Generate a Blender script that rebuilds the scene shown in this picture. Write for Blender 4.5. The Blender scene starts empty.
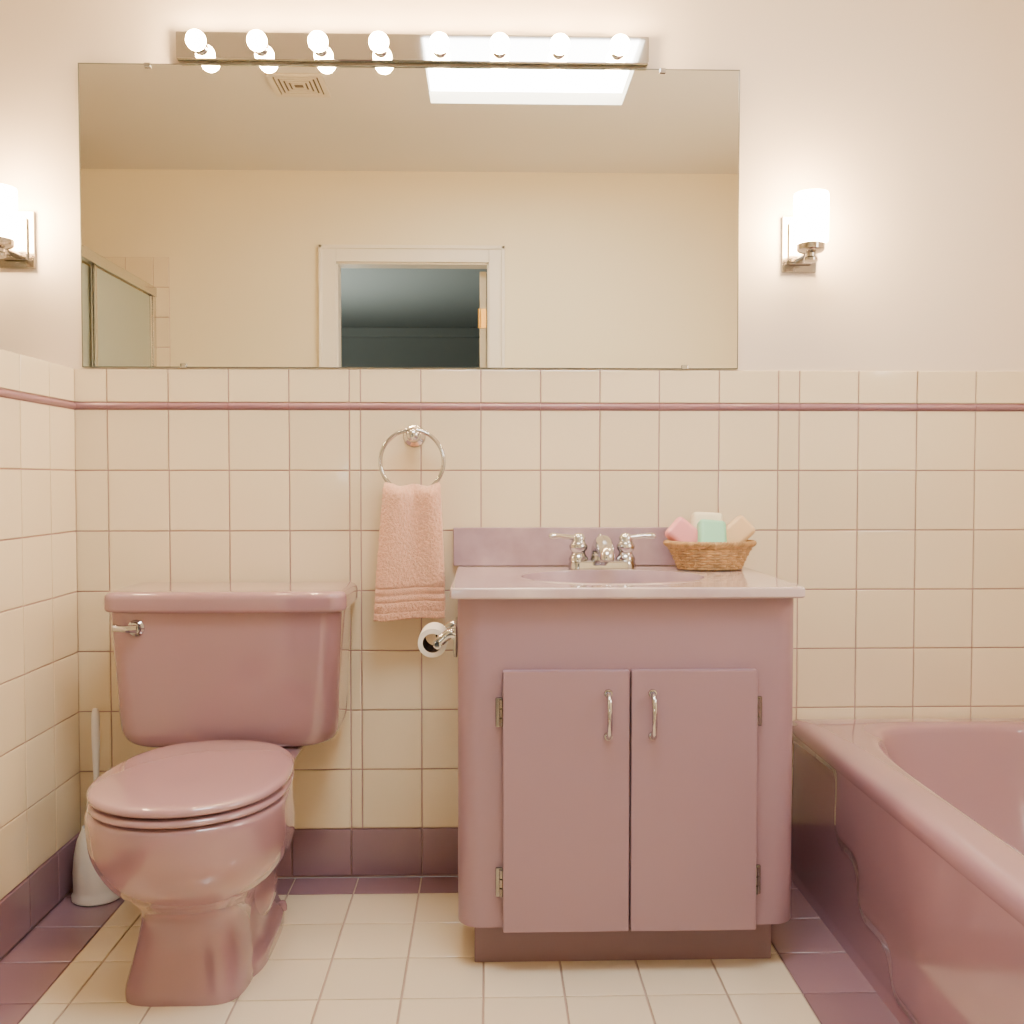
import bpy, bmesh, math, random
from mathutils import Vector, Matrix
random.seed(4)
C = bpy.context.scene.collection
pi = math.pi

# ------------------------------------------------------------ materials
def mat(name, col, rough=0.4, metal=0.0, coat=0.0, bump=0.0, bscale=40, var=0.0, vscale=3.0,
        col2=None, island=0.0, sheen=0.0, emis=None, estr=0.0, bdist=0.002, spec=0.5):
    m = bpy.data.materials.new(name); m.use_nodes = True
    nt = m.node_tree; b = nt.nodes['Principled BSDF']
    b.inputs['Base Color'].default_value = (*col, 1)
    b.inputs['Roughness'].default_value = rough
    b.inputs['Metallic'].default_value = metal
    b.inputs['Coat Weight'].default_value = coat
    b.inputs['Coat Roughness'].default_value = 0.05
    b.inputs['Sheen Weight'].default_value = sheen
    b.inputs['Specular IOR Level'].default_value = spec
    if emis:
        b.inputs['Emission Color'].default_value = (*emis, 1)
        b.inputs['Emission Strength'].default_value = estr
    tc = nt.nodes.new('ShaderNodeTexCoord')
    if col2 or var:
        n = nt.nodes.new('ShaderNodeTexNoise'); n.inputs['Scale'].default_value = vscale
        n.inputs['Detail'].default_value = 6
        nt.links.new(tc.outputs['Object'], n.inputs['Vector'])
        mx = nt.nodes.new('ShaderNodeMix'); mx.data_type = 'RGBA'
        mx.inputs[6].default_value = (*col, 1)
        c2 = col2 if col2 else tuple(c*(1-var) for c in col)
        mx.inputs[7].default_value = (*c2, 1)
        r = nt.nodes.new('ShaderNodeMapRange')
        r.inputs[1].default_value = 0.35; r.inputs[2].default_value = 0.65
        nt.links.new(n.outputs['Fac'], r.inputs[0]); nt.links.new(r.outputs[0], mx.inputs[0])
        nt.links.new(mx.outputs[2], b.inputs['Base Color'])
    if island:
        g = nt.nodes.new('ShaderNodeNewGeometry')
        mx = nt.nodes.new('ShaderNodeMix'); mx.data_type = 'RGBA'
        mx.inputs[6].default_value = (*col, 1)
        c2 = col2 if col2 else tuple(c*(1-island) for c in col)
        mx.inputs[7].default_value = (*c2, 1)
        nt.links.new(g.outputs['Random Per Island'], mx.inputs[0])
        nt.links.new(mx.outputs[2], b.inputs['Base Color'])
    if bump:
        n = nt.nodes.new('ShaderNodeTexNoise'); n.inputs['Scale'].default_value = bscale
        n.inputs['Detail'].default_value = 3
        nt.links.new(tc.outputs['Object'], n.inputs['Vector'])
        bp = nt.nodes.new('ShaderNodeBump'); bp.inputs['Strength'].default_value = bump
        bp.inputs['Distance'].default_value = bdist
        nt.links.new(n.outputs['Fac'], bp.inputs['Height'])
        nt.links.new(bp.outputs['Normal'], b.inputs['Normal'])
    return m

M_tile = mat('cream_tile', (0.88,0.765,0.54), 0.09, coat=0.6, island=0.10, bump=0.3, bscale=9)
M_grout = mat('pink_grout', (0.50,0.32,0.31), 0.8)
M_fgrout = mat('floor_grout', (0.45,0.34,0.28), 0.85)
M_ftile = mat('floor_cream_tile', (0.83,0.735,0.56), 0.15, coat=.3, island=0.10, bump=0.2, bscale=12)
M_mtile = mat('mauve_tile', (0.32,0.195,0.245), 0.10, coat=.5, island=0.18, bump=0.25, bscale=9)
M_liner = mat('rose_liner', (0.31,0.165,0.205), 0.2)
M_wall = mat('cream_paint', (0.80,0.705,0.585), 0.6, bump=0.05, bscale=150)
M_wallf = mat('cream_paint_warm', (0.86,0.77,0.54), 0.6)
M_ceil = mat('ceiling_paint', (0.76,0.715,0.62), 0.8)
M_porc = mat('mauve_porcelain', (0.335,0.197,0.232), 0.07, coat=1.0)
M_tubm = mat('tub_mauve_enamel', (0.325,0.187,0.235), 0.13, coat=0.8)
M_seat = mat('seat_mauve_plastic', (0.38,0.225,0.262), 0.12, coat=1.0)
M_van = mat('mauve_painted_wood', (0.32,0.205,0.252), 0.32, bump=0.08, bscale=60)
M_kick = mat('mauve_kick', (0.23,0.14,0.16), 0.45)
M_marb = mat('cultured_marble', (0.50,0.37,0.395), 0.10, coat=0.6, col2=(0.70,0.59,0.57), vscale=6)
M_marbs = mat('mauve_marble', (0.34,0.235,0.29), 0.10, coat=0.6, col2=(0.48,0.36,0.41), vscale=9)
M_chrome = mat('chrome', (0.55,0.55,0.56), 0.05, 1.0)
M_bar = mat('polished_steel_bar', (0.56,0.54,0.51), 0.04, 1.0)
M_nick = mat('brushed_nickel', (0.44,0.41,0.37), 0.14, 1.0)
M_hinge = mat('hinge_steel', (0.30,0.29,0.28), 0.25, 1.0)
M_mirror = mat('mirror_glass', (0.85,0.84,0.77), 0.0, 1.0)
M_medge = mat('mirror_edge', (0.10,0.11,0.09), 0.3)
M_towel = mat('peach_terry', (0.92,0.53,0.36), 0.95, sheen=0.4, bump=1.0, bscale=420, bdist=0.004, var=0.15, vscale=150)
M_paper = mat('tissue_paper', (0.82,0.79,0.74), 0.9)
M_core = mat('cardboard_core', (0.05,0.03,0.022), 0.9)
M_white = mat('white_plastic', (0.76,0.73,0.67), 0.35)
M_wick = mat('wicker', (0.58,0.36,0.16), 0.55, var=0.4, vscale=60)
M_rim = mat('wicker_rim', (0.50,0.30,0.12), 0.55, var=0.35, vscale=60)
M_trim = mat('white_trim_paint', (0.86,0.80,0.67), 0.4)
M_dark = mat('vent_dark', (0.14,0.11,0.08), 0.8)
M_vent = mat('vent_paint', (0.74,0.66,0.52), 0.6)
M_brass = mat('brass', (0.80,0.50,0.14), 0.3, 1.0)
M_teal = mat('hall_paint', (0.29,0.305,0.295), 0.8)
M_doorp = mat('door_paint', (0.66,0.60,0.46), 0.45)
M_alum = mat('aluminium_frame', (0.62,0.62,0.60), 0.2, 1.0)
M_frost = mat('frosted_shower_glass', (0.38,0.41,0.33), 0.35)
M_bulb = mat('bulb_glow', (1,0.95,0.85), 0.3, emis=(1.0,0.66,0.34), estr=340)
M_shade = mat('lit_opal_glass', (1,0.95,0.88), 0.3, emis=(1.0,0.67,0.35), estr=150)
M_sky = mat('skylight_glow', (1,1,1), 0.5, emis=(0.93,0.96,1.0), estr=27)
M_fillwin = mat('fill_window_glow', (1,1,1), 0.5, emis=(1.0,0.95,0.9), estr=18)  # glowing pane of the added, unseen right-wall window
M_soapp = mat('soap_pink', (0.86,0.34,0.36), 0.4)
M_soapg = mat('soap_mint', (0.32,0.72,0.50), 0.4)
M_soapw = mat('soap_cream', (0.86,0.80,0.60), 0.4)
M_soapt = mat('soap_tan', (0.77,0.54,0.29), 0.4)

# ------------------------------------------------------------ mesh helpers
def merge(bm, t, mi=0, M=None):
    if M is not None: bmesh.ops.transform(t, matrix=M, verts=t.verts[:])
    mp = {v: bm.verts.new(v.co) for v in t.verts}
    for f in t.faces:
        nf = bm.faces.new([mp[v] for v in f.verts]); nf.material_index = mi
    t.free()

def box(bm, x0,x1,y0,y1,z0,z1, bev=0.0, seg=2, mi=0, M=None):
    t = bmesh.new()
    bmesh.ops.create_cube(t, size=1.0)
    for v in t.verts:
        v.co = Vector(((x0+x1)/2+v.co.x*(x1-x0),(y0+y1)/2+v.co.y*(y1-y0),(z0+z1)/2+v.co.z*(z1-z0)))
    if bev: bmesh.ops.bevel(t, geom=t.edges[:], offset=bev, segments=seg, profile=0.5, affect='EDGES')
    merge(bm, t, mi, M)

def loops(bm, rings, closed=True, cap0=True, cap1=True, mi=0, wrap=False):
    vs = [[bm.verts.new(p) for p in r] for r in rings]
    n = len(vs[0]); fs=[]
    k = len(vs) if wrap else len(vs)-1
    for i in range(k):
        a=vs[i]; b=vs[(i+1)%len(vs)]
        for j in range(n if closed else n-1):
            fs.append(bm.faces.new((a[j],a[(j+1)%n],b[(j+1)%n],b[j])))
    if cap0 and closed and not wrap: fs.append(bm.faces.new(list(reversed(vs[0]))))
    if cap1 and closed and not wrap: fs.append(bm.faces.new(vs[-1]))
    for f in fs: f.material_index = mi
    return vs

def tube(bm, pts, r, seg=12, closed=False, mi=0, flat=1.0):
    pts=[Vector(p) for p in pts]; n=len(pts)
    rs = r if isinstance(r,(list,tuple)) else [r]*n
    T=[]
    for i in range(n):
        if closed: d=pts[(i+1)%n]-pts[i-1]
        else: d=pts[min(i+1,n-1)]-pts[max(i-1,0)]
        T.append(d.normalized())
    up=Vector((0,0,1)) if abs(T[0].z)<0.9 else Vector((0,1,0))
    N=(up-T[0]*up.dot(T[0])).normalized()
    rings=[]
    for i in range(n):
        N=(N-T[i]*N.dot(T[i])).normalized(); B=T[i].cross(N)
        rings.append([pts[i]+(N*math.cos(2*pi*j/seg)*flat+B*math.sin(2*pi*j/seg))*rs[i] for j in range(seg)])
    loops(bm, rings, wrap=closed, mi=mi)

def lathe(bm, prof, M=None, seg=32, mi=0, cap0=True, cap1=True):
    t=bmesh.new()
    rings=[[Vector((max(r,1e-5)*math.cos(2*pi*j/seg), max(r,1e-5)*math.sin(2*pi*j/seg), h)) for j in range(seg)] for r,h in prof]
    loops(t, rings, cap0=cap0, cap1=cap1)
    merge(bm,t,mi,M)

def cr(p0,p1,p2,p3,t):
    return tuple(0.5*((2*b)+(-a+c)*t+(2*a-5*b+4*c-d)*t*t+(-a+3*b-3*c+d)*t**3) for a,b,c,d in zip(p0,p1,p2,p3))
def smooth_params(P,k=5):
    out=[]
    for i in range(len(P)-1):
        a=P[max(i-1,0)];b=P[i];c=P[i+1];d=P[min(i+2,len(P)-1)]
        for s in range(k): out.append(cr(a,b,c,d,s/k))
    out.append(P[-1]); return out

def egg(cx,z,yf,ym,yb,hw,n=2.2,seg=72,nb=None):
    r=[]
    for j in range(seg):
        a=2*pi*j/seg; c=math.cos(a); s=math.sin(a)
        m=n if (s<0 or nb is None) else nb
        x=cx+hw*math.copysign(abs(c)**(2/m),c)
        yy=abs(s)**(2/m)
        y=ym+(yb-ym)*yy if s>0 else ym+(yf-ym)*yy
        r.append(Vector((x,y,z)))
    return r

def rrect(x0,x1,y0,y1,z,r,seg=8,bow=0.0,rb=None):
    rb = r if rb is None else rb
    out=[]
    for (cx,cy,a0,rr) in ((x1-rb,y1-rb,0,rb),(x0+rb,y1-rb,pi/2,rb),(x0+r,y0+r,pi,r),(x1-r,y0+r,1.5*pi,r)):
        for i in range(seg+1):
            a=a0+pi/2*i/seg
            out.append([cx+rr*math.cos(a),cy+rr*math.sin(a)])
        if a0==pi and bow:
            for i in range(1,12):
                out.append([x0+r+(x1-x0-2*r)*i/12, y0])
    res=[]
    hw=(x1-x0)/2; mx=(x0+x1)/2
    for x,y in out:
        if bow and y<(y0+y1)/2: y-=bow*(1-((x-mx)/hw)**2)
        res.append(Vector((x,y,z)))
    return res

def finish(name, bm, mats, parent=None, base=None, sharp=35, label=None, category=None, structure=False, smooth=True, wn=True):
    bmesh.ops.recalc_face_normals(bm, faces=bm.faces[:])
    me=bpy.data.meshes.new(name); bm.to_mesh(me); bm.free()
    for m in (mats if isinstance(mats,(list,tuple)) else [mats]): me.materials.append(m)
    if smooth:
        for p in me.polygons: p.use_smooth=True
        me.set_sharp_from_angle(angle=math.radians(sharp))
    o=bpy.data.objects.new(name,me); C.objects.link(o)
    if smooth and wn:
        w_=o.modifiers.new('wn','WEIGHTED_NORMAL'); w_.keep_sharp=True
    if parent is not None:
        b=parent['_base']; me.transform(Matrix.Translation(-Vector(b)))
        o.parent=parent; o['_base']=b
    elif base is not None:
        me.transform(Matrix.Translation(-Vector(base))); o.location=base; o['_base']=list(base)
    else:
        o['_base']=[0,0,0]
    if label: o['label']=label
    if category: o['category']=category
    if structure: o['kind']='structure'
    return o

def thing(name, base, label, category):
    e=bpy.data.objects.new(name,None); e.empty_display_size=0.05; C.objects.link(e)
    e.location=base; e['_base']=list(base); e['label']=label; e['category']=category
    return e

def tiles(bm, us, vs, f, mi, gap=0.003, h=0.005, chf=0.0018):
    for i in range(len(us)-1):
        for j in range(len(vs)-1):
            u0,u1=us[i],us[i+1]; v0,v1=vs[j],vs[j+1]
            m = mi((u0+u1)/2,(v0+v1)/2) if callable(mi) else mi
            tx=random.uniform(-1,1)*0.00022; ty=random.uniform(-1,1)*0.00022
            rings=[]
            for ins,hh in ((gap/2,0),(gap/2,h-chf*0.6),(gap/2+chf*0.35,h-chf*0.2),(gap/2+chf,h)):
                a0,a1,b0,b1=u0+ins,u1-ins,v0+ins,v1-ins
                q=[]
                for (a,b,sx,sy) in ((a0,b0,-1,-1),(a1,b0,1,-1),(a1,b1,1,1),(a0,b1,-1,1)):
                    q.append(f(a,b,hh+(tx*sx+ty*sy if hh>0 else 0)))
                rings.append(q)
            loops(bm,rings,cap0=False,mi=m)

# ------------------------------------------------------------ room shell
ZB=0.127; ZL0=1.194; ZL1=1.212; ZT=1.297
rows=[ZB+i*(ZL0-ZB)/7 for i in range(8)]
gx=[-1.034,-.952,-.800,-.650,-.499,-.348,-.320,-.168,-.0165,.1345,.285,.436,.589,.741,.795,.947,1.098,1.25,1.402,1.555]
CE=2.593; YF=-2.57; XL=-2.6; XR=1.56

fb=lambda u,v,h: Vector((u,-h,v))
bm=bmesh.new()
box(bm,XL,XR,0,0.1,0,CE,mi=0)
box(bm,XL,XR,-0.0008,0.0,0,ZT-0.001,mi=2)
tiles(bm,gx,rows,fb,1)
tiles(bm,gx,[ZL1,ZT],fb,1,h=0.0055)
finish('wall_back',bm,[M_wall,M_tile,M_grout],structure=True,smooth=False)

bm=bmesh.new()
for i in range(len(gx)-1):
    a,b=gx[i]+.0006,gx[i+1]-.0006
    ring=lambda x:[Vector((x,-0.001-0.0085*math.sin(pi*k/8),(ZL0+ZL1)/2+0.0085*math.cos(pi*k/8))) for k in range(9)]
    loops(bm,[ring(a),ring(b)])
finish('trim_1',bm,M_liner,structure=True)

XW=-1.036
yl=[-0.006,-.145,-.29,-.44,-.59,-.74,-.89,-1.04]
fl=lambda u,v,h: Vector((XW+h,u,v))
bm=bmesh.new()
box(bm,XW-.12,XW,-1.045,-0.001,0,ZT-.001,mi=0)
box(bm,XW,XW+.0008,-1.045,-0.001,0,ZT-.001,mi=2)
yls=sorted(yl)
tiles(bm,yls,rows,fl,1)
tiles(bm,yls,[ZL1,ZT],fl,1,h=0.0055)
finish('wall_left',bm,[M_wall,M_tile,M_grout],structure=True,smooth=False)
bm=bmesh.new()
for i in range(len(yls)-1):
    a,b=yls[i]+.0006,yls[i+1]-.0006
    ring=lambda y:[Vector((XW+0.001+0.0085*math.sin(pi*k/8),y,(ZL0+ZL1)/2+0.0085*math.cos(pi*k/8))) for k in range(9)]
    loops(bm,[ring(a),ring(b)])
finish('trim_2',bm,M_liner,structure=True)

bm=bmesh.new()
tiles(bm,[x for x in gx if x<.78 and x!=-.320]+[.78],[0.006,ZB],fb,0,h=0.009)
finish('baseboard_back',bm,M_mtile,structure=True,smooth=False)
bm=bmesh.new()
tiles(bm,yls[:-1]+[-0.01],[0.006,ZB],fl,0,h=0.009)
finish('baseboard_left',bm,M_mtile,structure=True,smooth=False)

fx=[-1.036,-.88]+[-.009+.161*k for k in range(-5,4)]+[.624,.785]
fy=[-2.57]+[-.10-.1625*k for k in range(15,-1,-1)]+[-0.001]
fy=[y for y in fy if y>-2.571]
bm=bmesh.new()
box(bm,XL,XR,YF-.1,0.0,-0.1,-0.004,mi=2)
ff=lambda u,v,h: Vector((u,v,-0.004+h*0.8))
def fm(u,v):
    return 1 if (u<-.88 or u>.624 or v>-.10) else 0
tiles(bm,fx,fy,ff,fm,gap=0.0042)
tiles(bm,[-2.6+.16*k for k in range(9)]+[-1.16],fy,ff,0,gap=0.0042)
finish('floor',bm,[M_ftile,M_mtile,M_fgrout],structure=True,smooth=False)

sx0,sx1,sy0,sy1=-.235,.566,-1.667,-1.11
bm=bmesh.new()
H0,H1=CE,CE+.05
box(bm,XL,sx0,YF,0.1,H0,H1); box(bm,sx1,XR,YF,0.1,H0,H1)
box(bm,sx0,sx1,YF,sy0,H0,H1); box(bm,sx0,sx1,sy1,0.1,H0,H1)
finish('ceiling',bm,M_ceil,structure=True,smooth=False)
bm=bmesh.new()
box(bm,sx0-.02,sx1+.02,sy0-.02,sy1+.02,CE+.05,CE+.07)
finish('window_1',bm,M_sky,structure=True,smooth=False)

DX0,DX1,DZ=-.776,0.012,2.134
bm=bmesh.new()
box(bm,XL,DX0,YF-.1,YF,0,CE); box(bm,DX1,XR,YF-.1,YF,0,CE); box(bm,DX0,DX1,YF-.1,YF,DZ,CE)
fo=lambda u,v,h: Vector((u,YF+h,v))
box(bm,XL,-1.62,YF,YF+.0008,0,2.15,mi=2)
tiles(bm,[-2.6+.152*k for k in range(6)]+[-1.70,-1.62],[2.15-.152*k for k in range(14,-1,-1)],fo,1)
finish('wall_front',bm,[M_wallf,M_tile,M_grout],structure=True,smooth=False)
WY0,WY1,WZ0,WZ1=-1.55,-.95,1.40,1.95
bm=bmesh.new()
box(bm,XR,XR+.1,YF-.1,WY0,0,CE); box(bm,XR,XR+.1,WY1,0.1,0,CE)
box(bm,XR,XR+.1,WY0,WY1,0,WZ0); box(bm,XR,XR+.1,WY0,WY1,WZ1,CE)
finish('wall_right',bm,M_wall,structure=True,smooth=False)
bm=bmesh.new()  # unseen window, added for fill light and highlights on the tiles
box(bm,XR+.05,XR+.06,WY0,WY1,WZ0,WZ1,mi=0)
for a,b,c,d in ((WY0,WY0+.03,WZ0,WZ1),(WY1-.03,WY1,WZ0,WZ1),(WY0,WY1,WZ0,WZ0+.03),(WY0,WY1,WZ1-.03,WZ1)):
    box(bm,XR+.01,XR+.05,a,b,c,d,mi=1)
finish('fill_window',bm,[M_fillwin,M_trim],structure=True,smooth=False)
bm=bmesh.new(); box(bm,XL-.1,XL,YF-.1,0.1,0,CE)
finish('wall_far_left',bm,M_wallf,structure=True,smooth=False)

bm=bmesh.new()
for a,b,c,d in ((DX0-.083,DX0+.004,0,DZ+.080),(DX1-.004,DX1+.078,0,DZ+.080),(DX0+.004,DX1-.004,DZ-.004,DZ+.080)):
    box(bm,a,b,YF,YF+.018,c,d,bev=.003)
box(bm,DX0,DX0+.012,YF-.1,YF,0,DZ); box(bm,DX1-.012,DX1,YF-.1,YF,0,DZ); box(bm,DX0,DX1,YF-.1,YF,DZ-.012,DZ)
for a,b,c,d in ((DX0-.083,DX0-.065,0,DZ+.080),(DX1+.060,DX1+.078,0,DZ+.080),(DX0-.083,DX1+.078,DZ+.062,DZ+.080)):
    box(bm,a,b,YF+.016,YF+.028,c,d,bev=.003)
finish('trim_3',bm,M_trim,structure=True)
bm=bmesh.new()
box(bm,DX1-.052,DX1-.016,YF-.86,YF-.105,0.01,DZ-.025,bev=.002,mi=0)
for z in (.3,1.05,1.865):
    box(bm,DX1-.050,DX1-.018,YF-.1045,YF-.1015,z-.05,z+.05,mi=1)
    tube(bm,[(DX1-.054,YF-.101,z-.05),(DX1-.054,YF-.101,z+.05)],.008,mi=1)
finish('door_1',bm,[M_doorp,M_brass],structure=True)
bm=bmesh.new()
box(bm,-2.6,1.9,-7.8,-7.7,0,CE); box(bm,-2.7,-2.6,-7.8,YF-.1,0,CE); box(bm,1.9,2.0,-7.8,YF-.1,0,CE)
box(bm,-2.6,1.9,-7.70,-7.64,CE-.10,CE,bev=.01)
finish('wall_hall',bm,M_teal,structure=True,smooth=False)
bm=bmesh.new(); box(bm,-2.7,2.0,-7.8,YF-.1,CE,CE+.1)
finish('ceiling_hall',bm,M_teal,structure=True,smooth=False)
bm=bmesh.new(); box(bm,-2.7,2.0,-7.8,YF-.1,-.1,0)
finish('floor_hall',bm,M_teal,structure=True,smooth=False)

# ceiling vent
e=thing('ceiling_vent',(-.758,-1.50,CE-.012),'square beige louvred exhaust vent set in the ceiling','vent')
bm=bmesh.new()
vx,vy=-.750,-1.49
for a,b,c,d in ((-.11,.11,.088,.11),(-.11,.11,-.11,-.088),(-.11,-.088,-.088,.088),(.088,.11,-.088,.088)):
    box(bm,vx+a,vx+b,vy+c,vy+d,CE-.008,CE-.0005,bev=.002)
finish('frame',bm,M_vent,parent=e)
bm=bmesh.new()
for k,r in enumerate((.082,.064,.046,.028)):
    w_=.010
    for a,b,c,d in ((-r,r,r-w_,r),(-r,r,-r,-r+w_),(-r,-r+w_,-r+w_,r-w_),(r-w_,r,-r+w_,r-w_)):
        box(bm,vx+a,vx+b,vy+c,vy+d,CE-.008,CE-.004)
finish('grille',bm,M_vent,parent=e,smooth=False)
bm=bmesh.new(); box(bm,vx-.088,vx+.088,vy-.088,vy+.088,CE-.003,CE-.0005)
finish('duct_back',bm,M_dark,parent=e,smooth=False)

# shower enclosure (seen in the mirror)
SX=-1.71
e=thing('shower_enclosure',(SX,-1.85,0),'sliding frosted glass shower door in an aluminium frame','shower door')
bm=bmesh.new()
box(bm,SX-.03,SX+.03,-2.56,-1.1,1.945,1.995,bev=.004)
box(bm,SX-.03,SX+.03,-2.56,-1.1,0.0,.05,bev=.004)
box(bm,SX-.025,SX+.025,-2.562,-2.52,.05,1.945,bev=.003)
box(bm,SX-.025,SX+.025,-1.14,-1.10,.05,1.945,bev=.003)
finish('frame',bm,M_alum,parent=e)
for y0,y1,dx in ((-2.515,-1.80,.012),(-1.86,-1.145,-.012)):
    bm=bmesh.new()
    box(bm,SX+dx-.003,SX+dx+.003,y0,y1,.055,1.94,mi=0)
    for a,b in ((y0,y0+.025),(y1-.025,y1)): box(bm,SX+dx-.008,SX+dx+.008,a,b,.055,1.94,mi=1)
    finish('glass_panel',bm,[M_frost,M_alum],parent=e,smooth=False)

# ------------------------------------------------------------ wall mirror
bm=bmesh.new()
box(bm,-1.010,.635,-.006,-.0005,1.300,2.047,mi=1)
bm.faces.ensure_lookup_table()
for f in bm.faces:
    if f.calc_center_median().y<-.0059: f.material_index=0
q=[(-1.010,1.300,.635,1.300),(.635,1.300,.635,2.047),(-1.010,2.047,.635,2.047),(-1.010,1.3,-1.010,2.047)]
for a,b,c,d in q:
    box(bm,min(a,c)-.001,max(a,c)+.001,-.0068,-.0055,min(b,d)-.001,max(b,d)+.001,mi=1)
mir=finish('wall_mirror',bm,[M_mirror,M_medge],base=(-.19,0,1.3),label='wide frameless rectangular mirror resting on the tiled wainscot',category='mirror',smooth=False)
for x,z in ((-.76,1.303),(.50,1.303),(-.84,2.043),(.44,2.043)):
    bm=bmesh.new()
    box(bm,x-.008,x+.008,-.011,-.0072,z-.006,z+.006,bev=.0015)
    finish('clip',bm,M_chrome,parent=mir)

# ------------------------------------------------------------ light bar
M0=lambda x,y,z: Matrix.Translation((x,y,z))@Matrix.Rotation(pi/2,4,'X')   # local +Z -> -Y
e=thing('vanity_light_bar',(-.185,0,2.09),'polished chrome light strip with eight lit round bulbs above the mirror','wall light')
bm=bmesh.new()
box(bm,-.764,.402,-.028,-.001,2.052,2.118,bev=.002)
finish('mounting_bar',bm,M_bar,parent=e,smooth=False)
bz=2.079
for k in range(8):
    x=-.703+k*.1468
    bm=bmesh.new()
    lathe(bm,[(.018,0),(.018,.003),(.015,.006),(.014,.015),(.0122,.017)],M0(x,-.0282,bz))
    so=finish('bulb_socket',bm,M_chrome,parent=e)
    bm=bmesh.new()
    prof=[(.0105,.0155),(.011,.018)]
    for i in range(1,15):
        a=-pi/2+0.5+(pi-.5)*i/14
        prof.append((.0240*math.cos(a),.040+.0240*math.sin(a)))
    lathe(bm,prof,M0(x,-.0282,bz),seg=28)
    finish('light_bulb',bm,M_bulb,parent=e,sharp=80)

# ------------------------------------------------------------ sconces
def sconce(cx,label):
    e=thing('wall_sconce',(cx,0,1.54),label,'wall lamp')
    bm=bmesh.new()
    box(bm,cx-.044,cx+.044,-.012,-.0005,1.543,1.683,bev=.002)
    box(bm,cx-.030,cx+.030,-.020,-.0122,1.560,1.665,bev=.003)
    finish('backplate',bm,M_nick,parent=e)
    bm=bmesh.new()
    tube(bm,[(cx,-.018,1.575),(cx,-.05,1.573),(cx,-.080,1.573),(cx,-.094,1.578),(cx,-.098,1.590)],.008)
    lathe(bm,[(.010,1.548),(.017,1.552),(.017,1.558),(.012,1.562),(.012,1.570),(.029,1.574),(.033,1.578),(.033,1.592),(.028,1.594)],M=Matrix.Translation((cx,-.098,0)))
    finish('arm',bm,M_nick,parent=e)
    bm=bmesh.new()
    pr=[(.032,1.596),(.040,1.598),(.0415,1.602),(.0415,1.708),(.040,1.714),(.037,1.714),(.037,1.62),(.01,1.61)]
    lathe(bm,pr,M=Matrix.Translation((cx,-.098,0)),seg=40)
    finish('lamp_shade',bm,M_shade,parent=e)
sconce(.789,'nickel wall sconce with a lit white cylinder shade near the mirror')
sconce(-1.166,'nickel wall sconce with a lit white shade above the half wall')

# ------------------------------------------------------------ toilet
TX=-.588
e=thing('toilet',(TX,-.40,0),'glossy mauve two-piece toilet standing against the tiled wall','toilet')
bm=bmesh.new()
# z, yf, ym, yb, hw, n, cx offset
P=[(0.0,-.606,-.42,-.22,.122,5,-.014),(.02,-.605,-.42,-.22,.121,5,-.014),(.06,-.594,-.42,-.22,.113,4.8,-.013),
   (.105,-.584,-.42,-.22,.105,4.4,-.012),(.145,-.586,-.42,-.22,.103,3.7,-.010),(.175,-.604,-.43,-.22,.114,3.0,-.007),(.200,-.635,-.44,-.22,.134,2.6,-.004),(.226,-.672,-.46,-.22,.158,2.4,-.002),
   (.262,-.709,-.49,-.225,.179,2.25,0),(.305,-.732,-.52,-.23,.189,2.2,0),(.35,-.741,-.54,-.235,.190,2.15,0),(.376,-.742,-.55,-.24,.189,2.15,0),(.387,-.740,-.55,-.24,.186,2.15,0),(.392,-.732,-.55,-.24,.177,2.15,0)]
loops(bm,[egg(TX+dx,z,yf,ym,yb,hw,n,seg=120) for z,yf,ym,yb,hw,n,dx in smooth_params(P,6)])
loops(bm,[rrect(TX-a,TX+a,-.30,-.05,z,.05) for a,z in ((.06,.30),(.10,.33),(.14,.36),(.150,.385),(.145,.391))])
for s in (-1,1):
    t=bmesh.new(); bmesh.ops.create_uvsphere(t,u_segments=28,v_segments=20,radius=1)
    for v in t.verts: v.co=Vector((TX-.006+s*.084+v.co.x*.042,-.34+v.co.y*.085,.118+v.co.z*.066))
    merge(bm,t)
loops(bm,[egg(TX-.006,z,-.54,-.36,-.16,hw,3.6) for z,hw in ((0,.130),(.020,.130),(.028,.128),(.036,.122),(.046,.116),(.07,.109),(.12,.10),(.2,.088))])
finish('bowl',bm,M_porc,parent=e,sharp=60,wn=False)
for s in (-1,1):
    bm=bmesh.new()
    lathe(bm,[(.011,.0305),(.011,.040),(.008,.049),(.003,.052)],M=Matrix.Translation((TX+s*.119-.006,-.24,-.006)),seg=16)
    finish('bolt_cap',bm,M_porc,parent=e)
def slab(z0,z1,rad,mat_,nm,grow=0,dome=.0022):
    bm=bmesh.new()
    R=[]
    h=z1-z0
    for ins,z in ((rad,z0),(rad*.3,z0+h*.12),(0,z0+h*.32),(0,z0+h*.5),(rad*.35,z0+h*.75),(rad*1.0,z0+h*.92),(rad*2.2,z1),(rad*4,z1+dome*.35),(.06,z1+dome*.7),(.10,z1+dome),(.15,z1+dome*1.15)):
        R.append(egg(TX,z,-.742-grow+ins,-.53,-.262-ins,.188+grow-ins,2.15,seg=96,nb=2.35))
    loops(bm,R)
    return finish(nm,bm,mat_,parent=e,sharp=50)
slab(.3945,.4095,.006,M_seat,'seat',grow=.001)
slab(.4130,.4310,.007,M_seat,'lid',grow=.001,dome=.005)
for s in (-1,1):
    bm=bmesh.new()
    box(bm,TX+s*.075-.020,TX+s*.075+.020,-.2605,-.238,.392,.413,bev=.007,seg=3)
    finish('hinge',bm,M_seat,parent=e)
bm=bmesh.new()
TC=-.608
R=[]
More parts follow.
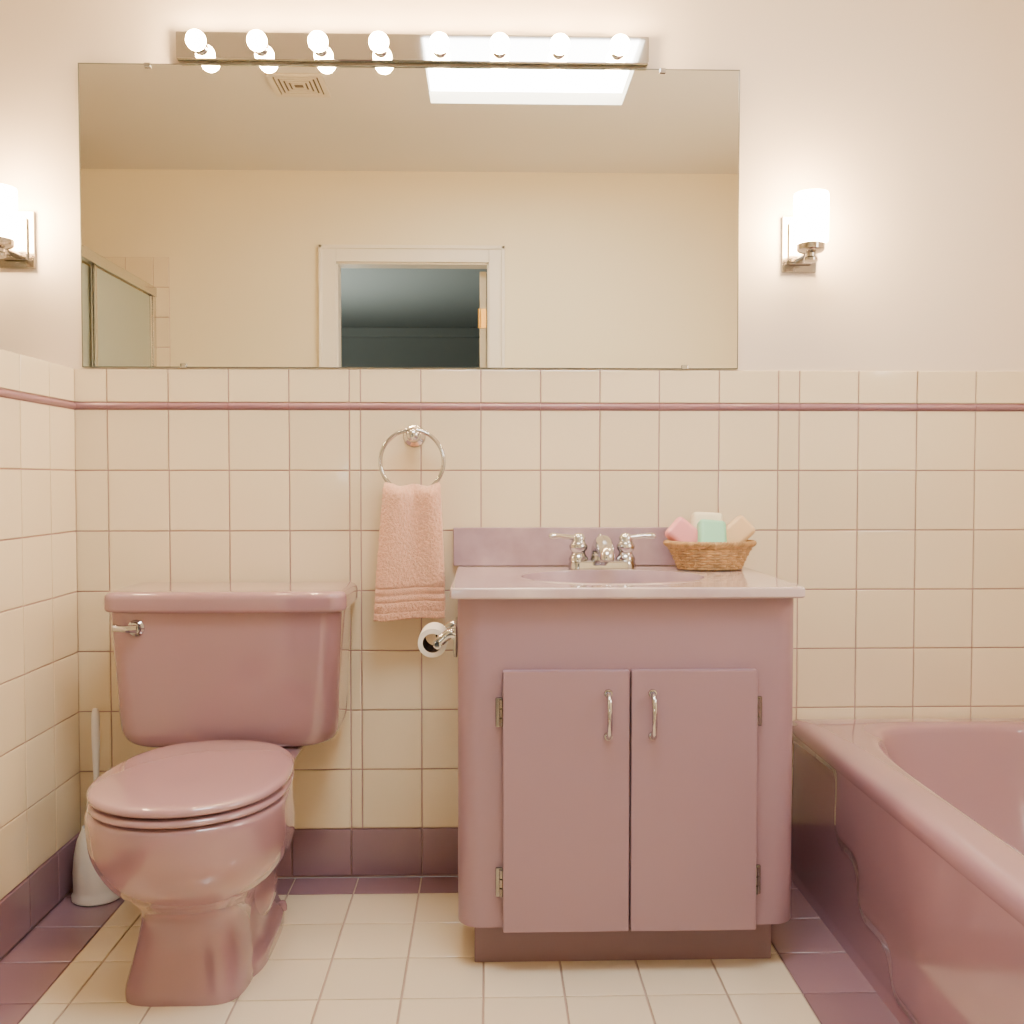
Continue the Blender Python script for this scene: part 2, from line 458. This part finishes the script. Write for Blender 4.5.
for z,hw,yf,r in smooth_params([(.392,.195,-.185,.06),(.394,.220,-.200,.065),(.402,.240,-.214,.065),(.420,.251,-.221,.062),(.450,.2555,-.224,.055),(.56,.2605,-.228,.05),(.70,.267,-.233,.045),(.713,.267,-.233,.045)],4):
    R.append(rrect(TC-hw,TC+hw,yf,-.022,z,r,bow=.010,rb=.02))
loops(bm,R)
finish('tank',bm,M_porc,parent=e,sharp=50)
bm=bmesh.new()
R=[]
LX=-.603
dz=.002
for z,hw,yf,r in ((.7125,.266,-.243,.03),(.7135,.271,-.248,.033),(.7165,.276,-.252,.036),(.722,.2775,-.254,.036),(.744,.2775,-.254,.036),(.752,.2755,-.252,.034),(.7570,.271,-.247,.03),(.7600,.264,-.240,.028),(.7612,.253,-.228,.025),(.7620,.20,-.18,.02)):
    R.append(rrect(LX-hw,LX+hw,yf,-.018-(.2775-hw)*.4,z+dz,r,bow=.010,rb=.015))
loops(bm,R)
finish('tank_lid',bm,M_porc,parent=e,sharp=50)
bm=bmesh.new()
hx,hz,hy=-.802,.680,-.236
lathe(bm,[(.019,0),(.019,.005),(.014,.009),(.013,.018),(.006,.020)],M0(hx,hy,hz),seg=20)
tube(bm,[(hx+.006,hy-.017,hz),(hx-.015,hy-.021,hz),(hx-.032,hy-.021,hz+.001),(hx-.044,hy-.018,hz+.002)],[.010,.0085,.0075,.009],seg=12)
finish('flush_handle',bm,M_chrome,parent=e,label='chrome flush lever')

# ------------------------------------------------------------ toilet brush
e=thing('toilet_brush',(-.951,-.105,0),'white plastic toilet brush in its holder beside the toilet','toilet brush')
bm=bmesh.new()
lathe(bm,[(.054,0.0005),(.059,.004),(.0595,.014),(.055,.020),(.0555,.03),(.056,.07),(.053,.11),(.046,.145),(.036,.168),(.034,.176),(.030,.176),(.028,.15)],M=Matrix.Translation((-.951,-.105,0)))
finish('holder',bm,M_white,parent=e,sharp=50)
bm=bmesh.new()
lathe(bm,[(.012,.13),(.026,.178),(.024,.184),(.0075,.20),(.0065,.30),(.008,.34),(.010,.40),(.0095,.45),(.006,.463),(.001,.465)],M=Matrix.Translation((-.951,-.105,0)))
finish('handle',bm,M_white,parent=e,sharp=50)

# ------------------------------------------------------------ vanity
VX0,VX1=-.062,.640
e=thing('vanity_cabinet',(.285,-.25,0),'mauve painted bathroom vanity cabinet with two flat doors','cabinet')
bm=bmesh.new()
loops(bm,[rrect(VX0,VX1,-.50,-.012,z,.048,rb=.003) for z in (.098,.100,.778)],cap1=False)
finish('body',bm,M_van,parent=e,sharp=40)
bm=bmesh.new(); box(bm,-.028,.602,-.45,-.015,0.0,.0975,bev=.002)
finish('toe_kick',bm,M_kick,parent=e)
for (a,b,hxx,hgx) in ((.031,.2877,.244,.024),(.2913,.549,.334,.556)):
    bm=bmesh.new(); box(bm,a,b,-.522,-.5015,.096,.632,bev=.003)
    d=finish('door',bm,M_van,parent=e)
    bm=bmesh.new()
    pts=smooth_params([(hxx,-.5225,.499),(hxx,-.534,.500),(hxx,-.547,.515),(hxx,-.551,.542),(hxx,-.547,.570),(hxx,-.534,.585),(hxx,-.5225,.586)],4)
    tube(bm,pts,[.0055]*len(pts),seg=12)
    lathe(bm,[(.009,0),(.008,.004)],M0(hxx,-.5222,.499),seg=16)
    lathe(bm,[(.009,0),(.008,.004)],M0(hxx,-.5222,.586),seg=16)
    finish('handle',bm,M_chrome,parent=d)
    for hz in (.545,.195):
        bm=bmesh.new()
        box(bm,hgx-.008,hgx+.006,-.508,-.5005,hz-.030,hz+.030,bev=.002)
        for k in (-1,0,1):
            tube(bm,[(hgx+(.005 if hgx<.2 else -.005),-.511,hz+k*.019-.008),(hgx+(.005 if hgx<.2 else -.005),-.511,hz+k*.019+.008)],.0055,seg=10)
        finish('hinge',bm,M_hinge,parent=d)

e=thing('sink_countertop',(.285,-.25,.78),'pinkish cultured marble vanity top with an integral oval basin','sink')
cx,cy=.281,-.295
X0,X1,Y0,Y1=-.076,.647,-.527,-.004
def rect_ring(x0,x1,y0,y1,z,N=160):
    pts=[]
    for j in range(N):
        a=2*pi*j/N; dx,dy=math.cos(a),math.sin(a)
        t=1e9
        if dx>1e-9: t=min(t,(x1-cx)/dx)
        if dx<-1e-9: t=min(t,(x0-cx)/dx)
        if dy>1e-9: t=min(t,(y1-cy)/dy)
        if dy<-1e-9: t=min(t,(y0-cy)/dy)
        pts.append(Vector((cx+dx*t,cy+dy*t,z)))
    for X in (x0,x1):
        for Y in (y0,y1):
            c=Vector((X,Y,z)); i=min(range(N),key=lambda k:(pts[k]-c).length)
            r=.004 if Y<-.1 else 0
            pts[i]=c+Vector(((cx-X)/abs(cx-X)*r,(cy-Y)/abs(cy-Y)*r,0))
    return pts
def ell(a,b,z,N=160):
    out=[]
    for j in range(N):
        an=2*pi*j/N
        dx,dy=math.cos(an),math.sin(an); t=1/math.sqrt((dx/a)**2+(dy/b)**2)
        out.append(Vector((cx+dx*t,cy+dy*t,z)))
    return out
bm=bmesh.new()
R=[rect_ring(X0+.02,X1-.02,Y0+.02,Y1,.7785),rect_ring(X0+.003,X1-.003,Y0+.003,Y1,.7785),rect_ring(X0,X1,Y0,Y1,.782),rect_ring(X0,X1,Y0,Y1,.795),
   rect_ring(X0+.0015,X1-.0015,Y0+.0015,Y1,.799),rect_ring(X0+.006,X1-.006,Y0+.006,Y1,.801),rect_ring(X0+.03,X1-.03,Y0+.025,Y1,.800)]
R+=[ell(.222,.170,.800),ell(.214,.162,.8022),ell(.206,.154,.801)]
loops(bm,R,cap0=False,cap1=False)
finish('countertop',bm,M_marb,parent=e,sharp=30)
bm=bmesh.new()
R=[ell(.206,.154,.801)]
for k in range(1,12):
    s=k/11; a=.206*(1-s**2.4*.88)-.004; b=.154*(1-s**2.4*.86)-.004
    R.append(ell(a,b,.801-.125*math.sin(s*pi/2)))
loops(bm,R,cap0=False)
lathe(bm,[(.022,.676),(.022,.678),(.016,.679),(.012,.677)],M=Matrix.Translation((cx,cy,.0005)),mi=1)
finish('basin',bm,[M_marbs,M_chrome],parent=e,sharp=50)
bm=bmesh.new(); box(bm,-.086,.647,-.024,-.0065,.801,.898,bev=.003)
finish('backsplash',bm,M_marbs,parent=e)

# faucet
FX,FY,FZ=.281,-.095,.8005
e=thing('faucet',(FX,FY,FZ),'chrome two-handle centerset faucet behind the basin','faucet')
bm=bmesh.new()
loops(bm,[rrect(FX-a,FX+a,FY-b,FY+b,FZ+z,b*.95) for a,b,z in ((.083,.029,0),(.083,.029,.012),(.079,.025,.020),(.064,.018,.023))])
finish('base_plate',bm,M_chrome,parent=e)
bm=bmesh.new()
pp=smooth_params([(FX,FY+.006,FZ+.012),(FX,FY+.004,FZ+.038),(FX,FY-.008,FZ+.056),(FX,FY-.035,FZ+.060),(FX,FY-.07,FZ+.052),(FX,FY-.098,FZ+.040),(FX,FY-.104,FZ+.026)],4)
n=len(pp); tube(bm,pp,[.030-.014*(i/(n-1)) for i in range(n)],seg=18)
tube(bm,[(FX,FY+.034,FZ+.002),(FX,FY+.034,FZ+.072)],.003,seg=8)
lathe(bm,[(.002,.066),(.0065,.072),(.0065,.079),(.002,.083)],M=Matrix.Translation((FX,FY+.034,FZ)),seg=14)
finish('spout',bm,M_chrome,parent=e,sharp=60)
for s in (-1,1):
    bm=bmesh.new(); hx=FX+s*.058
    lathe(bm,[(.024,.019),(.024,.026),(.020,.032),(.017,.038),(.017,.042),(.022,.048),(.023,.056),(.018,.063),(.016,.070),(.017,.077),(.011,.085),(.001,.088)],M=Matrix.Translation((hx,FY,FZ)),seg=24)
    tube(bm,[(hx,FY,FZ+.074),(hx+s*.02,FY-.002,FZ+.077),(hx+s*.045,FY-.004,FZ+.080),(hx+s*.064,FY-.006,FZ+.080),(hx+s*.073,FY-.006,FZ+.079)],[.012,.0092,.0085,.0125,.007],seg=12,flat=.7)
    finish('handle',bm,M_chrome,parent=e,sharp=60)

# ------------------------------------------------------------ basket + soaps
BX,BY,BZ=.540,-.125,.8015
e=thing('wicker_basket',(BX,BY,BZ),'small oval woven wicker basket on the vanity top','basket')
bm=bmesh.new()
NS=32
def bask(a,h,off):
    k=h/.060; A=.074+.029*k**1.2+off if h>0 else .074+off; B=.048+.019*(k**1.2 if h>0 else 0)+off
    return Vector((BX+A*math.cos(a),BY+B*math.sin(a),BZ+h))
for r in range(9):
    h=.004+r*.0064
    pts=[bask(2*pi*i/(NS*4),h,.0026*math.cos(pi*i/4+(pi if r%2 else 0))) for i in range(NS*4)]
    tube(bm,pts,.0032,seg=6,closed=True)
for i in range(NS):
    a=2*pi*i/NS
    tube(bm,[bask(a,.001,0),bask(a,.03,0),bask(a,.058,0)],.0022,seg=6)
loops(bm,[[bask(2*pi*i/48,h,-.003) for i in range(48)] for h in (.0005,.005)])
finish('body',bm,M_wick,parent=e,sharp=60)
bm=bmesh.new()
for ph in (0,pi*2/3,pi*4/3):
    pts=[]
    for i in range(280):
        a=2*pi*i/280; w=26*a+ph
        pts.append(bask(a,.062+.0042*math.sin(w),.0042*math.cos(w)))
    tube(bm,pts,.0042,seg=6,closed=True)
finish('rim',bm,M_rim,parent=e,sharp=60)
def soap(loc,rot,size,m,label):
    bm=bmesh.new()
    sx,sy,sz=size
    box(bm,-sx/2,sx/2,-sy/2,sy/2,-sz/2,sz/2,bev=.0115,seg=5)
    o=finish('soap_bar',bm,m,label=label,category='soap')
    o.location=loc; o.rotation_euler=rot; o['group']='soap bars in the wicker basket'
soap((.479,-.122,.882),(math.radians(-22),math.radians(-46),.35),(.060,.038,.084),M_soapp,'pink bar of soap leaning in the wicker basket')
soap((.541,-.090,.890),(math.radians(-14),math.radians(3),0),(.078,.032,.096),M_soapw,'cream bar of soap standing in the wicker basket')
soap((.541,-.142,.880),(math.radians(-26),math.radians(5),0.05),(.068,.034,.084),M_soapg,'mint green bar of soap in the wicker basket')
soap((.603,-.120,.885),(math.radians(-22),math.radians(46),-.35),(.058,.038,.088),M_soapt,'tan bar of soap leaning in the wicker basket')

# ------------------------------------------------------------ towel ring + towel
RX,RY,RZ,RR=-.186,-.062,1.063,.078
e=thing('towel_ring',(-.184,0,1.122),'round chrome towel ring mounted on the tiles','towel ring')
bm=bmesh.new()
lathe(bm,[(.028,.0055),(.029,.009),(.026,.014),(.018,.018),(.013,.026),(.011,.045),(.013,.052),(.017,.058),(.017,.068),(.012,.074),(.003,.076)],M=M0(-.184,0,1.128),seg=28)
finish('post',bm,M_chrome,parent=e,sharp=50)
bm=bmesh.new()
tube(bm,[(RX+RR*math.sin(2*pi*i/72),RY,RZ-RR*math.cos(2*pi*i/72)) for i in range(72)],.0052,seg=10,closed=True)
finish('ring',bm,M_chrome,parent=e,sharp=80)
bm=bmesh.new()
NU=70
def trow(u,z,side,topf):
    wid=.085-.017*topf**1.3; cxx=-.191+.006*topf
    x=cxx+u*wid
    q=max(0,topf-.35)/.65
    fold=.009*math.sin(u*3.6+.9)*(.35+.65*topf)+.007*math.sin(u*6.3+1.2)*q
    edge=.012*max(0,abs(u)-.7)/.3
    if side=='f': y=-.092+fold-.006*(1-topf)+edge*edge*60
    else: y=-.036-fold*.25
    return Vector((x,y,z))
rowsT=[]
zb=.676
NZ=80
wts=[]
for k in range(NZ+1):
    t=k/NZ; z0=zb+(.976-zb)*t
    rr=[]
    for i in range(NU+1):
        u=-1+2*i/NU
        p=trow(u,z0+(.004*math.sin(u*2+.5))*(1-t)+.009*t*t*u*u,'f',t)
        d=0
        for (b0,b1,am) in ((.692,.696,.003),(.716,.756,.004)):
            if b0<z0<b1: d=am
        if .723<z0<.729 or .743<z0<.749: d=.0005
        p.y+=d
        rr.append(p)
    rowsT.append(rr); wts.append(0.08 if .716<z0<.756 else 1.0)
for k in range(1,10):
    a=pi*k/10; rr=[]
    for i in range(NU+1):
        u=-1+2*i/NU
        f_=trow(u,0,'f',1).y; b_=trow(u,0,'b',1).y
        x=trow(u,0,'f',1).x
        rr.append(Vector((x,(f_+b_)/2+(f_-b_)/2*math.cos(a),.976+.009*u*u+(.023+.004*math.sin(u*6.3+1.2)-.006*abs(u)**4)*math.sin(a))))
    rowsT.append(rr); wts.append(1.0)
for k in range(NZ+1):
    t=1-k/NZ; z0=.692+(.976-.692)*t
    rowsT.append([trow(-1+2*i/NU,z0+.009*t*t*(-1+2*i/NU)**2,'b',t) for i in range(NU+1)]); wts.append(1.0)
loops(bm,rowsT,closed=False)
tw=finish('hand_towel',bm,M_towel,base=(-.19,-.065,.674),label='peach terry hand towel hanging folded through the towel ring',category='towel',sharp=180,wn=False)
vg=tw.vertex_groups.new(name='pile')
for r_,wt in enumerate(wts): vg.add(list(range(r_*(NU+1),(r_+1)*(NU+1))),wt,'REPLACE')
md=tw.modifiers.new('thick','SOLIDIFY'); md.thickness=.012; md.offset=0
tx=bpy.data.textures.new('terry','CLOUDS'); tx.noise_scale=.006
sd=tw.modifiers.new('sub','SUBSURF'); sd.levels=1; sd.render_levels=1
dm=tw.modifiers.new('d','DISPLACE'); dm.texture=tx; dm.strength=.005; dm.mid_level=.5; dm.vertex_group='pile'

# ------------------------------------------------------------ toilet paper
PX,PZ=-.117,.672
e=thing('toilet_paper_holder',(-.062,-.37,.676),'chrome toilet paper holder fixed to the side of the vanity','toilet paper holder')
bm=bmesh.new()
box(bm,-.0715,-.0635,-.440,-.300,.645,.712,bev=.003)
for y in (-.430,-.310):
    tube(bm,smooth_params([(-.068,y,.692),(-.078,y,.694),(-.090,y,.687),(-.100,y,.678)],4),.011,seg=12)
    lathe(bm,[(.006,-.006),(.010,-.004),(.010,.004),(.006,.006)],M=M0(-.105,y,PZ),seg=18)
lathe(bm,[(.005,0),(.005,.118)],M=M0(-.107,-.312,PZ),seg=12)
finish('bracket',bm,M_chrome,parent=e)
bm=bmesh.new()
lathe(bm,[(.0205,0),(.0305,0),(.031,.001),(.031,.093),(.0305,.094),(.0205,.094)],M=M0(PX,-.322,PZ),seg=36,cap0=False,cap1=False)
lathe(bm,[(.0205,0),(.0205,.094)],M=M0(PX,-.322,PZ),seg=36,cap0=False,cap1=False,mi=1)
finish('toilet_paper_roll',bm,[M_paper,M_core],base=(PX,-.37,PZ-.034),label='nearly used white toilet paper roll on the chrome holder',category='toilet paper',wn=False)

# ------------------------------------------------------------ bathtub
e=thing('bathtub',(1.17,-.79,0),'glossy mauve enamelled built-in bathtub with embossed apron','bathtub')
bx0,bx1,by0,by1=.790,1.548,-1.56,-.024
cx,cy=1.170,-.79
bm=bmesh.new()
def rr2(e_,z,N=320):
    pts=[]
    x0,x1,y0,y1=bx0-e_,bx1+min(e_,0.008),by0-e_,by1+e_
    for j in range(N):
        a=2*pi*j/N; dx,dy=math.cos(a),math.sin(a); t=1e9
        if dx>1e-9: t=min(t,(x1-cx)/dx)
        if dx<-1e-9: t=min(t,(x0-cx)/dx)
        if dy>1e-9: t=min(t,(y1-cy)/dy)
        if dy<-1e-9: t=min(t,(y0-cy)/dy)
        pts.append(Vector((cx+dx*t,cy+dy*t,z)))
    for X in (x0,x1):
        for Y in (y0,y1):
            c=Vector((X,Y,z)); i=min(range(N),key=lambda k:(pts[k]-c).length); pts[i]=c
    return pts
def inn(x0,x1,y0,y1,z,n,N=320):
    a,b=(x1-x0)/2,(y1-y0)/2; mx,my=(x0+x1)/2,(y0+y1)/2
    out=[]
    for j in range(N):
        an=2*pi*j/N; dx,dy=math.cos(an),math.sin(an)
        t=1/((abs(dx)/a)**n+(abs(dy)/b)**n)**(1/n)
        out.append(Vector((mx+dx*t,my+dy*t,z)))
    return out
R=[rr2(.008,.362),rr2(.0125,.366),rr2(.0140,.374),rr2(.0140,.386),rr2(.0120,.395),rr2(.007,.402),rr2(-.001,.4065),rr2(-.010,.4088),rr2(-.022,.4098),rr2(-.040,.4100)]
ix0,ix1,iy0,iy1=.884,1.478,-1.46,-.112
R+=[inn(ix0-.020,ix1+.020,iy0-.020,iy1+.020,.4100,4.5),inn(ix0-.011,ix1+.011,iy0-.011,iy1+.011,.408,4.3),inn(ix0-.004,ix1+.004,iy0-.004,iy1+.004,.402,4.1),inn(ix0,ix1,iy0,iy1,.392,4),inn(ix0+.003,ix1-.003,iy0+.006,iy1-.008,.375,4)]
for z,dx,dy,n in ((.33,.013,.026,3.8),(.26,.028,.062,3.6),(.18,.045,.11,3.4),(.12,.065,.16,3.2),(.085,.10,.22,3),(.07,.15,.30,2.8),(.066,.24,.5,2.5)):
    R.append(inn(ix0+dx,ix1-dx,iy0+dy*.7,iy1-dy,z,n))
loops(bm,R,cap0=False)
finish('basin',bm,M_tubm,parent=e,sharp=60,wn=False)
bm=bmesh.new()
def sdb(y,z,a,b,c,d):
    my,mz=(a+b)/2,(c+d)/2; hy,hz=(b-a)/2,(d-c)/2
    r=.045
    qy,qz=abs(y-my)-hy+r,abs(z-mz)-hz+r
    return math.hypot(max(qy,0),max(qz,0))+min(max(qy,qz),0)-r
def smin(a,b,k=.06):
    h=max(k-abs(a-b),0)/k; return min(a,b)-h*h*k/4
NY,NZ=360,90
R=[]
for k in range(NZ+1):
    z=.372*k/NZ; rr=[]
    for i in range(NY+1):
        y=by0+(by1+.012-by0)*i/NY
        d=smin(smin(sdb(y,z,-1.40,-.33,.215,.9),sdb(y,z,-1.30,-.475,.115,.9)),sdb(y,z,-1.2,-.65,.035,.9))
        s=min(max(.5-d/.045,0),1); s=s*s*(3-2*s)
        zz=z/.372
        top=max(0,(zz-.88)/.12)
        x=.788-.010*(1-zz)-.0115*s-.010*top*top*(1-s)
        if z<.02: x-=(.02-z)*.3
        rr.append(Vector((x,y,z)))
    R.append(rr)
loops(bm,R,closed=False)
box(bm,.80,1.54,by0,by0+.01,0,.37)
finish('apron',bm,M_tubm,parent=e,sharp=60,wn=False)

# ------------------------------------------------------------ lights / world / camera
w=bpy.data.worlds.new('World'); bpy.context.scene.world=w; w.use_nodes=True
w.node_tree.nodes['Background'].inputs[0].default_value=(.9,.85,.8,1)
w.node_tree.nodes['Background'].inputs[1].default_value=.3
def area(n,loc,rot,sx,sy,en,col):
    l=bpy.data.lights.new(n,'AREA'); l.shape='RECTANGLE'; l.size=sx; l.size_y=sy; l.energy=en; l.color=col
    o=bpy.data.objects.new(n,l); C.objects.link(o); o.location=loc; o.rotation_euler=rot
    return o
area('hall_fill_light',(-1.9,-5.2,.9),(math.radians(160),0,math.radians(20)),1.4,1.4,85,(.92,1.0,.97))  # added fill light without a fixture, brightens the dark hall

for o in bpy.data.objects:
    if '_base' in o: del o['_base']
cam=bpy.data.cameras.new('camera'); co=bpy.data.objects.new('camera',cam); C.objects.link(co)
co.location=(0,-2.465,1.018)
co.rotation_euler=(math.radians(90-1.9),0,math.radians(-1.45))
cam.sensor_width=36; cam.lens=970/1024*36; cam.clip_start=.01
bpy.context.scene.camera=co
